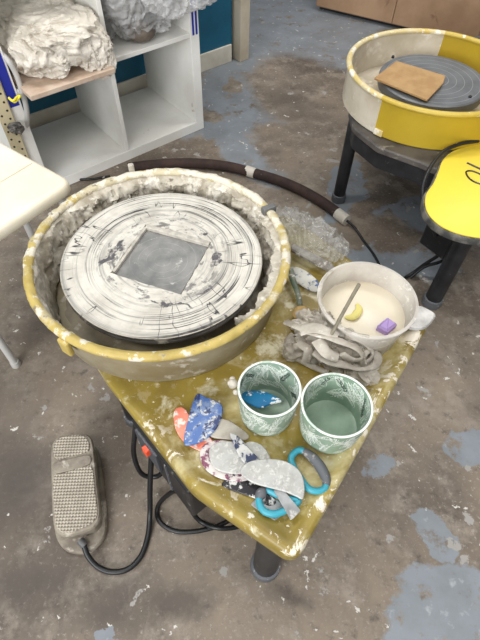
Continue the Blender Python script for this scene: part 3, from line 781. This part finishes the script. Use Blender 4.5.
slab('pottery_rib', [(243, 450), (249, 442), (262, 446), (270, 458), (268, 466), (256, 466)], T+.008, .004, m_greyr, 'small grey rib behind the dark-striped scraper', 'pottery rib', group=RG)
m_stripe = M('blue_black_smears', (200, 198, 192), .45, col2=(168, 168, 168), vscale=30, spots=[((46, 54, 84), 50, .50, .55)])
slab('scraper', [(230, 435), (238, 437), (252, 452), (262, 463), (258, 469), (250, 468), (240, 458)], T+.017, .005, m_stripe, 'narrow pale scraper with dark blue smears lying across the grey rib', 'scraper', group=RG, bev=.002)
m_darkp = M('black_white_plastic', (34, 32, 36), .4, spots=[((200, 198, 194), 60, .56, .60)])
slab('scraper', [(222, 486), (238, 477), (262, 488), (276, 502), (268, 506), (258, 500)], T+.001, .004, m_darkp, 'black and white scraper under the half-moon rib', 'scraper', group=RG)
m_steel = M('brushed_steel', (186, 188, 188), .35, .6, col2=(150, 152, 152), vscale=20, spots=[((210, 206, 200), 24, .58, .64)])
slab('steel_scraper', [(250, 505), (263, 491), (284, 505), (284, 514), (275, 521), (262, 514)], T+.001, .0015, m_steel, 'thin steel scraper plate under the turquoise handle', 'scraper', group=RG, bev=.0005, smooth=0)
def loop_handle(pts, z, gi, label):
    P = catmull([at(x, y, z) for x, y in pts], 6, True)
    t = thing('wire_cutter_handle', label, 'handle', (sum(P, Vector())/len(P))*1, 'turquoise loop handles')
    t.location.z = tz
    obj('loop', tube(P, .0062, seg=12, smooth=0, closed=True), m_teal, t)
    n = len(P); a, b = gi
    seg = [P[(a+k) % n] for k in range(b)]
    obj('grip', tube(seg, lambda u: .0066+.0035*math.sin(math.pi*u), seg=12, smooth=0), m_grip, t, label='dark grey grip')
    return t
loop_handle([(292, 456), (299, 450), (308, 454), (319, 465), (326, 479), (325, 488), (317, 491), (308, 488), (299, 476), (292, 464)], T+.0108, (9, 20), 'turquoise loop handle with grey grip lying clear, close to the empty cup')
loop_handle([(261, 494), (267, 490), (276, 494), (288, 499), (298, 500), (294, 506), (284, 511), (274, 514), (264, 511), (259, 502)], T+.0108, (56, 10), 'turquoise loop handle half under the half-moon rib')
slab('pottery_rib', [(241, 474), (246, 464), (262, 460), (282, 461), (298, 470), (304, 484), (303, 499), (296, 497), (284, 492), (268, 488), (252, 483)], T+.020, .005, m_greyr, 'pale grey half-moon rib on top of the tools', 'pottery rib', group=RG, zf=None)
slab('metal_strip', [(273, 490), (281, 487), (301, 511), (291, 521)], T+.0165, .002, m_steel, 'narrow steel strip poking out from under the half-moon rib', 'scraper', group=RG, bev=.0006, smooth=0)

# ---------------------------------------------------------------- foot pedal
fp = at(80, 500, 0)
ped = thing('foot_pedal', 'dusty grey metal foot pedal on the floor left of the table', 'foot pedal', (fp.x, fp.y, 0))
PB = pxo([(55, 530), (61, 546), (72, 553), (90, 552), (103, 540), (107, 522), (103, 480), (98, 452), (90, 444), (66, 448), (56, 462), (54, 500)], .012, 5)
bm = bmesh.new(); add_rings(bm, PB, [(.002, .0), (0, .003), (0, .014), (.003, .018), (.014, .020)]); obj('base_plate', bm, m_pedal, ped)
PT = [(51, 452), (54, 442), (62, 436), (80, 434), (90, 437), (94, 447), (97, 480), (100, 512), (96, 524), (88, 530), (66, 536), (56, 533), (52, 520), (51, 485)]
Pm = pxo(PT, .075, 5)
def slope(x, y): return (y-fp.y)*.05
bm = bmesh.new(); add_rings(bm, Pm, [(.006, .02), (.005, .055), (.001, .062), (0, .070), (.003, .076), (.007, .077)], zf=slope)
tr = obj('treadle', bm, m_pedal, ped)
def tread_mat():
    g = G('knurled_tread'); mp = g.n('ShaderNodeMapping'); mp.inputs['Rotation'].default_value = (0, 0, math.radians(42)); g.l(g.co, mp.inputs['Vector'])
    sx = g.n('ShaderNodeSeparateXYZ'); g.l(mp.outputs[0], sx.inputs[0])
    k = 2*math.pi/.0098
    h = g.math('MULTIPLY', g.math('SINE', g.math('MULTIPLY', sx.outputs[0], k)), g.math('SINE', g.math('MULTIPLY', sx.outputs[1], k)))
    c = g.mix(g.ramp(g.noise(30, 5), .4, .65), lin((188, 178, 162)), lin((166, 156, 141)))
    c = g.mix(g.ramp(h, 0, -.8), c, lin((122, 113, 101)))
    g.bump(h, .8, .002)
    return g.out(c, .55)
mt = tread_mat()
for nm, pts, m in (('tread_pad', [(54, 454), (55, 444), (63, 438), (80, 436), (88, 440), (90, 449), (86, 453), (70, 457), (58, 460)], mt),
                   ('pivot_plate', [(53, 468), (57, 463), (72, 459), (86, 456), (91, 457), (91, 463), (84, 467), (66, 472), (57, 473)], m_pedal),
                   ('tread_pad', [(54, 478), (62, 474), (88, 466), (93, 470), (95, 490), (97, 512), (92, 522), (80, 528), (66, 532), (57, 528), (54, 510)], mt)):
    bm = bmesh.new(); add_rings(bm, pxo(pts, .079, 4), [(0, .0765), (0, .0795), (.0015, .081)], zf=slope); obj(nm, bm, m, tr)
obj('bolt', lathe(at(71, 465, .081).to_2d(), [(0, .0765), (.006, .0765), (.006, .082), (.004, .083), (0, .083)], seg=16), m_greymetal, tr)
obj('cable_gland', tube([at(80, 540, .035), at(85, 546, .032)], .009, seg=12, smooth=0), m_greymetal, ped)
obj('cord', tube([at(84, 545, .033), at(88, 556, .022), at(98, 567, .008), at(112, 572, .007), at(128, 569, .007), at(141, 556, .007), at(148, 535, .008), at(150, 512, .03), at(150, 490, .09), at(151, 465, .16), at(152, 446, .22)], .0062), m_cord, ped)

# ---------------------------------------------------------------- hose on the floor
hz = .020
hp_ = [at(x, y, hz) for x, y in ((128, 168), (150, 165), (190, 163), (225, 166), (250, 172), (280, 181), (305, 192), (328, 206), (346, 220))]
hose = thing('floor_hose', 'brown foam-wrapped hose curving across the floor behind the wheel', 'hose', (hp_[4].x, hp_[4].y, 0))
obj('hose_body', tube(hp_, .0195, seg=14), m_brown, hose)
def band(x0, y0, x1, y1): obj('tape_band', tube([at(x0, y0, hz), at(x1, y1, hz)], .0208, seg=16, smooth=0), m_wtape, hose, label='white tape band')
band(246, 170.5, 255, 173.5); band(337, 213, 347, 220.6)
obj('cord', tube([at(345, 219, hz), at(355, 228, .014), at(363, 240, .005), at(372, 252, .005), at(379, 264, .005), at(384, 275, .005)], .0045), m_cord, hose)
tag(obj('thin_cable', tube([at(66, 176, .01), at(78, 179, .005), at(92, 179, .005), at(110, 176, .005)], .0045), m_cord), 'thin black cable lying on the floor below the cube shelf', 'cable')

# ---------------------------------------------------------------- second wheel
Q = Vector((.606, 1.570)); W2 = thing('pottery_wheel_table', 'newer pottery wheel with black legs and bright yellow tray, at right', 'pottery wheel', (Q.x, Q.y, 0))
dk = rounded([at(x, y, .352) for x, y in ((349, 110), (353, 127), (378, 147), (420, 162), (448, 174), (520, 205), (590, 150), (590, 60), (480, 35), (390, 45))], .05, 6)
bm = bmesh.new(); add_rings(bm, dk, [(.004, .33), (0, .334), (0, .348), (.004, .352)]); obj('deck', bm, m_w2top, W2)
bm = bmesh.new(); add_rings(bm, dk, [(.014, .272), (.010, .276), (.010, .33)]); obj('apron', bm, m_black, W2)
a = at(338, 200, 0); leg(W2, a.x, a.y, .33, .022)
a = at(431, 303, 0); leg(W2, a.x, a.y, .33, .026)
leg(W2, Q.x+.28, Q.y+.22, .33, .022); leg(W2, Q.x+.24, Q.y-.2, .33, .022)
ty = [(500, 138), (478, 143), (457, 149), (444, 158), (439, 170), (434, 182), (426, 195), (427, 210), (438, 223), (456, 232), (480, 237), (515, 238), (560, 225), (580, 190), (560, 155)]
TP = pxo(ty, .362, 5)
bm = bmesh.new(); add_rings(bm, TP, [(-.001, .335), (-.006, .338), (-.007, .350), (-.004, .357), (.004, .357)]); tb = obj('side_tray', bm, m_trayedge, W2, label='dark clay-dusted tray edge')
bm = bmesh.new(); add_rings(bm, TP, [(.001, .356), (0, .360), (.003, .3625)]); obj('tray_top', bm, m_tray, tb, label='bright yellow top')
bm = bmesh.new(); add_tube(bm, [at(467, 163, .363), at(482, 170, .363)], .003, seg=8, smooth=0)
obj('slot', bm, m_blackp, tb)
obj('latch_ring', tube([at(x, y, .364) for x, y in ((466, 172), (472, 171), (482, 175), (492, 181), (492, 186), (480, 184), (470, 179))], .0022, seg=8, closed=True), m_blackp, tb)
bx = at(440, 240, .22)
obj('control_box', box((bx.x+.03, bx.y+.03), (.8, .6), (-.6, .8), .10, .10, .17, .335, .006), m_blackp, W2, smooth=False)
obj('power_cord', tube([at(478, 141, .375), at(460, 144, .385), at(443, 152, .38), at(430, 168, .37), at(423, 186, .35), at(424, 206, .32), at(432, 226, .27), at(436, 236, .24)], .006), m_cord, W2)
obj('power_cord', tube([at(446, 243, .20), at(440, 254, .13), at(425, 264, .06), at(408, 276, .008), at(390, 286, .007)], .0055), m_cord, W2)
obj('power_cord', tube([at(456, 240, .21), at(453, 254, .14), at(440, 262, .09), at(424, 267, .05), at(410, 278, .008)], .0055), m_cord, W2)
obj('wheel_head', lathe(Q, [(0, .40), (.15, .40), (.169, .405), (.170, .432), (.166, .436), (0, .436)]), None or (lambda: (lambda g: g.out(g.mix(g.math('MULTIPLY', g.ramp(g.math('ABSOLUTE', g.math('SINE', g.math('MULTIPLY', (lambda s_: g.math('SQRT', g.math('ADD', g.math('MULTIPLY', s_.outputs[0], s_.outputs[0]), g.math('MULTIPLY', s_.outputs[1], s_.outputs[1]))))(next(iter([(lambda n_: (g.l(g.co, n_.inputs[0]), n_)[1])(g.n('ShaderNodeSeparateXYZ'))]))), 125))), .12, .04), .75), g.mix(g.ramp(g.noise(14, 5), .4, .65), lin((124, 126, 128)), lin((108, 109, 111))), lin((186, 186, 184))), .42, .35))(G('ringed_steel_head')))(), W2)
obj('spindle', lathe(Q, [(0, .355), (.03, .355), (.03, .40), (0, .40)], seg=24), m_greymetal, W2)
for x, y in ((393, 57), (470, 97)):
    p = at(x, y, .437); obj('bat_pin', lathe((p.x, p.y), [(0, .434), (.005, .434), (.005, .440), (.003, .442), (0, .442)], seg=14), m_black, W2)
# pan in two halves
pan2 = thing('splash_pan', 'round splash pan, half clean yellow and half white with dried clay', 'splash pan', (Q.x, Q.y, T+.006))
m_whitehalf = M('clay_whitened_pan', (206, 196, 178), .6, col2=(184, 172, 150), vscale=7, spots=[((222, 214, 198), 12, .55, .65), ((200, 176, 96), 16, .66, .72)], bump=.12)
m_whiterim = M('clay_whitened_rim', (214, 200, 160), .55, col2=(206, 180, 100), vscale=16, spots=[((236, 230, 216), 26, .52, .6)], bump=.2)
pf = at(378, 100, .47); pb = at(446, 29, .47)
aF = math.atan2(pf.y-Q.y, pf.x-Q.x) % (2*math.pi); aB = math.atan2(pb.y-Q.y, pb.x-Q.x) % (2*math.pi)
for nm, a0_, a1_, mw, mr in (('white_half', aB, aF, m_whitehalf, m_whiterim), ('yellow_half', aF, aB+2*math.pi, m_yel, m_yrim)):
    o = obj('pan_half', lathe(Q, [(.235, T+.006), (.272, T+.006), (.2755, T+.010), (.2755, RZ-.006), (.2715, RZ-.006), (.2705, T+.010), (.235, T+.010)], seg=80, a0=a0_, a1=a1_, closed_prof=True), mw, pan2, label='white clay-filmed half' if nm[0] == 'w' else 'clean yellow half')
    prof = [(.2735+.0095*math.cos(t), RZ-.002+.0075*math.sin(t)) for t in [2*math.pi*k/12 for k in range(12)]]
    obj('rim', lathe(Q, prof, seg=80, a0=a0_, a1=a1_, closed_prof=True), mr, o)
obj('pan_floor', lathe(Q, [(.04, T+.007), (.24, T+.007), (.24, T+.0095), (.04, T+.0095)], seg=80, closed_prof=True), m_whitehalf, pan2)
tagp = at(384, 126, .375); d = (Vector((tagp.x, tagp.y))-Q).normalized(); tt = Vector((-d.y, d.x))
obj('overlap_tab', box(Q+d*.2775, tt, d, .03, .006, T+.008, .375, .002), m_whiterim, pan2, smooth=False)
hb = [at(x, y, .445) for x, y in ((374, 79), (396, 62), (445, 77), (443, 84), (427, 101))]
tag(obj('hardboard_tile', plate(rounded(hb, .004, 3), .4425, .007, .001), m_board, angle=30), 'brown square hardboard tile lying on the grey head of the newer wheel', 'board')

# ---------------------------------------------------------------- stool at left
st = at(66, 181, .45); cS = Vector((st.x, st.y))
uS = at(0, 224, .45)-st; vS = at(0, 134, .45)-st; uS = Vector((uS.x, uS.y)).normalized(); vS = Vector((-uS.y, uS.x))
if vS.dot(Vector((-1, .5))) < 0: vS = -vS
SW = .37
stool = thing('stool', 'cream white plastic stool with grey tube legs in front of the shelf', 'stool', (*(cS+uS*SW/2+vS*SW/2), 0))
def sq_(u0, u1, v0, v1): return [cS+uS*u0+vS*v0, cS+uS*u1+vS*v0, cS+uS*u1+vS*v1, cS+uS*u0+vS*v1]
cS = cS-uS*.012-vS*.012
PS = rounded(sq_(0, SW, 0, SW), .035, 8)
bm = bmesh.new(); add_rings(bm, PS, [(.012, .418), (.003, .418), (0, .424), (0, .438), (.003, .446), (.009, .450), (.014, .4505)])
seat = obj('seat', bm, m_cream, stool, angle=60)
obj('seat_seam', box(cS+uS*SW*.5+vS*.135, uS, vS, SW-.03, .003, .4495, .4515), M('seam_tan', (206, 194, 168), .6), seat, smooth=False)
for u, v_ in ((.03, .03), (.05, .235), (.345, .03), (.33, .235)):
    p = cS+uS*u+vS*v_
    bm = lathe(p, [(0, .012), (.0105, .012), (.0105, .42), (0, .42)], seg=14); l = obj('leg', bm, m_legw, stool)
    obj('foot_cap', lathe(p, [(0, 0), (.012, 0), (.0135, .003), (.0125, .022), (0, .022)], seg=14), m_legw, l)

# perforated rail, hose and tie at the far left
ra = at(14, 126, .30)
rail = thing('perforated_rail', 'beige perforated metal upright at the left edge beside the shelf', 'rail', (ra.x-.02, ra.y, 0))
RX = Vector((ra.x-.015, ra.y))
def rail_mat():
    g = G('perforated_beige_metal'); sx = g.n('ShaderNodeSeparateXYZ'); g.l(g.co, sx.inputs[0])
    return g.out(g.mix(g.ramp(g.noise(20, 5), .45, .65), lin((196, 184, 150)), lin((172, 160, 128))), .5)
rl = obj('upright', box(RX, (.88, .47), (-.47, .88), .045, .012, 0, .46, .002), rail_mat(), rail, smooth=False)
for k in range(14):
    for s_ in (-1, 1):
        p = RX+Vector((.88, .47))*(s_*.011)
        bm = bmesh.new(); f = Vector((.47, -.88, 0)); b0 = Vector((*p, .06+k*.028+(.014 if s_ > 0 else 0)))
        add_tube(bm, [b0+f*.0055, b0+f*.0068], .0036, seg=10, smooth=0); obj('punched_hole', bm, m_black, rl)
obj('dark_strap', tube([at(14, 92, .36), at(16, 106, .32), at(19, 120, .27), at(21, 130, .23)], .007, seg=8), m_black, rail)
for (x, y, z, s) in ((16, 128, .30, .022), (3, 83, .42, .024)):
    obj('bolt_cluster', blob(at(x, y, z), (s, s*.7, s*.8), 3, .5, 60, x, ridge=True), M('dusty_bolts', (120, 116, 110), .5, .3, col2=(60, 58, 56), vscale=60), rail, angle=20)
tag(obj('white_tube', tube([at(-6, 48, .50), at(6, 58, .50), at(15, 72, .46), at(21, 88, .41), at(26, 106, .35), at(27, 120, .30), at(25, 132, .24), at(22, 142, .10), at(21, 150, .01)], .0085, seg=12), m_legw), 'pale white tube looping down in front of the shelf at left', 'tube')
tag(obj('cable_tie', tube([at(9, 98, .40), at(13, 101, .40), at(17, 97, .40), at(20, 96, .40), at(15, 102, .39), at(12, 100, .395)], .0038, seg=8), M('yellow_tie', (236, 222, 60), .5)), 'small yellow tie knotted around the dark strap at left', 'tie')

# ---------------------------------------------------------------- light
def area(x, y, z, sx, sy, power, col=(1, .97, .93), rot=(0, 0, 0)):
    l = bpy.data.lights.new('ceiling_or_fill_lamp', 'AREA'); l.shape = 'RECTANGLE'; l.size = sx; l.size_y = sy; l.energy = power; l.color = col
    o = bpy.data.objects.new('ceiling_or_fill_lamp', l); C.objects.link(o); o.location = (x, y, z); o.rotation_euler = rot
area(-1.1, 1.3, 2.7, 1.2, .35, 29); area(.9, 2.2, 2.7, 1.2, .35, 27); area(-.6, -.6, 2.7, 1.2, .35, 24); area(1.3, .2, 2.7, 1.2, .35, 14)
area(-1.5, -2.6, 1.75, 2.2, 1.3, 140, (.97, .985, 1), (math.radians(78), 0, math.radians(-24)))      # unseen daylight fill, added behind the camera to brighten upright faces
w = bpy.data.worlds.new('room_light'); bpy.context.scene.world = w; w.use_nodes = True
w.node_tree.nodes['Background'].inputs[0].default_value = (.92, .96, 1, 1); w.node_tree.nodes['Background'].inputs[1].default_value = .40
vs = bpy.context.scene.view_settings
vs.view_transform = 'Standard'; vs.look = 'None'; vs.exposure = 0; vs.gamma = 1
